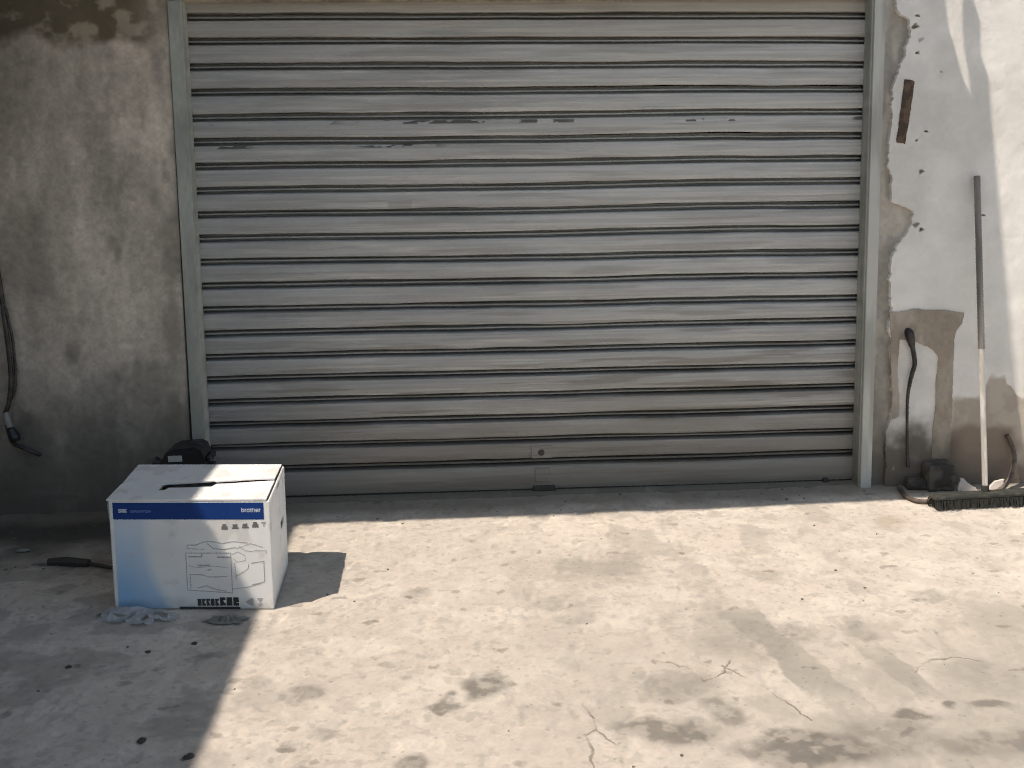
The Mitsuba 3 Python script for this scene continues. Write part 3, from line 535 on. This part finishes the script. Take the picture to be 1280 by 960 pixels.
# ------------------------------------------------------------------ small things on the floor
tl = thing('cold_chisel', 'dark steel chisel with a pale tip lying left of the carton', 'chisel')
g = lambda x, y, h=.012: V([x, y, gz(x, y) + h])
obj('shaft', tube([g(-.475,-.672,.013), g(-.40,-.682,.016), g(-.310,-.702,.014)], [.014, .018, .015], 8, 5), 'dark_iron', tl); obj('tip', tube([g(-.545,-.662,.006), g(-.51,-.666,.010), g(-.470,-.673,.012)], [.004, .008, .011], 6, 4), 'pale_plastic', tl, label='pale metal tip')
obj('tang', tube([g(-.315,-.701,.013), g(-.24,-.728,.009), g(-.19,-.745,.008)], [.008, .007, .006], 8, 5), 'dark_iron', tl)
def sheet(w, d, h, seed, n=34):
    A, B = np.meshgrid(np.linspace(-1, 1, n * 2), np.linspace(-1, 1, n)); Q = np.stack([A * w * 55, B * d * 70, 0 * A + seed], -1)
    rr = 1.1 - np.abs(meshkit.fbm(Q * 1.0, 3, seed) - .5) * 5; ed = 1 - np.clip(np.hypot(A, B) - .55, 0, 1)
    outl = 1 + .9 * (meshkit.fbm(np.stack([np.cos(np.arctan2(B, A)) * 4, np.sin(np.arctan2(B, A)) * 4, 0 * A], -1), 3, seed + 2) - .5)
    # map the square to a ragged round outline
    R = np.maximum(np.abs(A), np.abs(B)); k = R / np.maximum(np.hypot(A, B), 1e-6)
    x, y = A * k * w * outl, B * k * d * outl; z = h * np.clip(rr, 0, 1.3) * np.clip(ed, .15, 1) * np.clip(1.15 - R, 0.05, 1)
    J = np.arange(A.size).reshape(A.shape); f = np.stack([J[:-1, :-1], J[:-1, 1:], J[1:, 1:], J[1:, :-1]], -1).reshape(-1, 4); n0 = A.size
    top = np.column_stack([x.ravel(), y.ravel(), z.ravel() + .002]); bot = top - [0, 0, .0012]
    t = np.vstack([f[:, [0, 1, 2]], f[:, [0, 2, 3]]]); return trimesh.Trimesh(np.vstack([top, bot]), np.vstack([t, t[:, ::-1] + n0]), process=False)
def ribbon(P, wd, seed, amp=.9):
    S = spline(P, 14); n = len(S); T = np.gradient(S, axis=0); T /= np.linalg.norm(T, axis=1, keepdims=True)
    side = np.cross(T, [0, 0, 1.0]); side /= np.linalg.norm(side, axis=1, keepdims=True); up = np.cross(side, T); K = 9; v = []
    for i in range(n):
        t = i / (n - 1); tw = amp * (meshkit.fbm(V([t * 5, seed * 3.1, 0]), 3, seed) - .5) * 4; w_ = wd * (.6 + .8 * meshkit.fbm(V([t * 6, seed, 5.0]), 3, seed + 1))
        for k in range(K):
            a = (k / (K - 1) - .5) * w_; f_ = (meshkit.fbm(V([t * 22, a * 130, seed]), 3, seed + 2) - .5) * .011
            v.append(S[i] + side[i] * a * math.cos(tw) + up[i] * (a * math.sin(tw) + f_))
    v = V(v); v[:, 2] = np.maximum(v[:, 2], .001 + .002 * rng.random(len(v))); J = np.arange(n * K).reshape(n, K); f = np.stack([J[:-1, :-1], J[:-1, 1:], J[1:, 1:], J[1:, :-1]], -1).reshape(-1, 4)
    t = np.vstack([f[:, [0, 1, 2]], f[:, [0, 2, 3]]]); return trimesh.Trimesh(v, t, process=False)
wr = cat([ribbon([(-.15,.02,.006),(-.10,.035,.02),(-.03,.02,.024),(.04,.035,.014),(.09,.025,.02),(.13,.0,.006)], .050, 3), ribbon([(-.13,-.005,.004),(-.08,-.028,.016),(-.02,-.02,.010),(.02,-.045,.012),(.07,-.03,.006)], .038, 7),
    ribbon([(-.12,.03,.008),(-.09,-.02,.026),(-.045,-.03,.012),(-.01,.02,.026),(.03,.0,.010)], .034, 11), ribbon([(.02,.03,.012),(.06,-.01,.022),(.11,-.02,.010),(.14,.015,.006)], .030, 17)])
wr.vertices[:, 2] *= .62
single('crumpled_wrapping', at(wr, .010, -1.160, gz(.01, -1.16) + .001, -5), 'crumpled_film', 'crumpled whitish plastic wrapping lying at the front of the carton', 'wrapping', smooth=25)
single('flat_rag', at(sheet(.068, .032, .016, 9, 26), .325, -1.205, gz(.32, -1.2) + .002, -4), 'rag_cloth', 'small flat dark grey rag in front of the carton', 'rag', smooth=25)
single('stick', tube([g(-.30,-.46,.012), g(-.22,-.445,.016), g(-.12,-.425,.012)], [.010, .014, .009], 8, 5), 'timber', 'short dark stick lying near the wall behind the carton corner', 'stick')
single('brick_chip', at(rock(.018, 5), -.215, -.565, gz(-.215, -.565) + .006), 'rust', 'small reddish chip on the floor left of the carton', 'stone chip')
single('pale_scrap', at(sheet(.030, .014, .010, 4, 10), -.635, -.52, gz(-.635, -.52) + .002), 'pale_plastic', 'small pale scrap near the bottom of the grey wall', 'scrap', smooth=False)
CH = [(.40,-2.00,.014,'largest dark stone chip, right at the edge of the long shadow near the picture bottom'),(.250,-1.912,.012,'dark stone chip in the shade up and left of the largest chip'),
    (-.10,-1.49,.010,'dark stone chip alone in the shade far left of the floor'),(.255,-1.36,.010,'small dark stone chip in the shade below the flat rag'),(.12,-1.41,.009,'tiny dark stone chip in the shade below the crumpled wrapping')]
for i, (x, y, r, t) in enumerate(CH):
    single('dark_stone_chip', at(rock(r, 20 + i, .32), x, y, gz(x, y) + r * .08, 40 * i), 'pebble_dark', t, 'stone chip', group='dark chips on the shaded floor')
bits = []; r2 = np.random.default_rng(12)
for i in range(230):
    t = r2.random()
    if t < .45: x, y = r2.uniform(-.95, .35), -.1 - abs(r2.normal(0, .35))
    elif t < .7: x, y = r2.uniform(-.3, 3.6), -.07 - abs(r2.normal(0, .10))
    else: x, y = r2.uniform(-.6, 3.7), r2.uniform(-2.3, -.1)
    s = abs(r2.normal(0, .0024)) + .0014
    if y > -.06: continue
    bits.append(at(rock(s, i, .6, 1), x, y, gz(x, y) + s * .2))
obj('grit', cat(bits), 'pebble_grey', smooth=False, label='scattered grit and crumbs on the concrete floor', kind='stuff'); labels['grit']['category'] = 'grit'
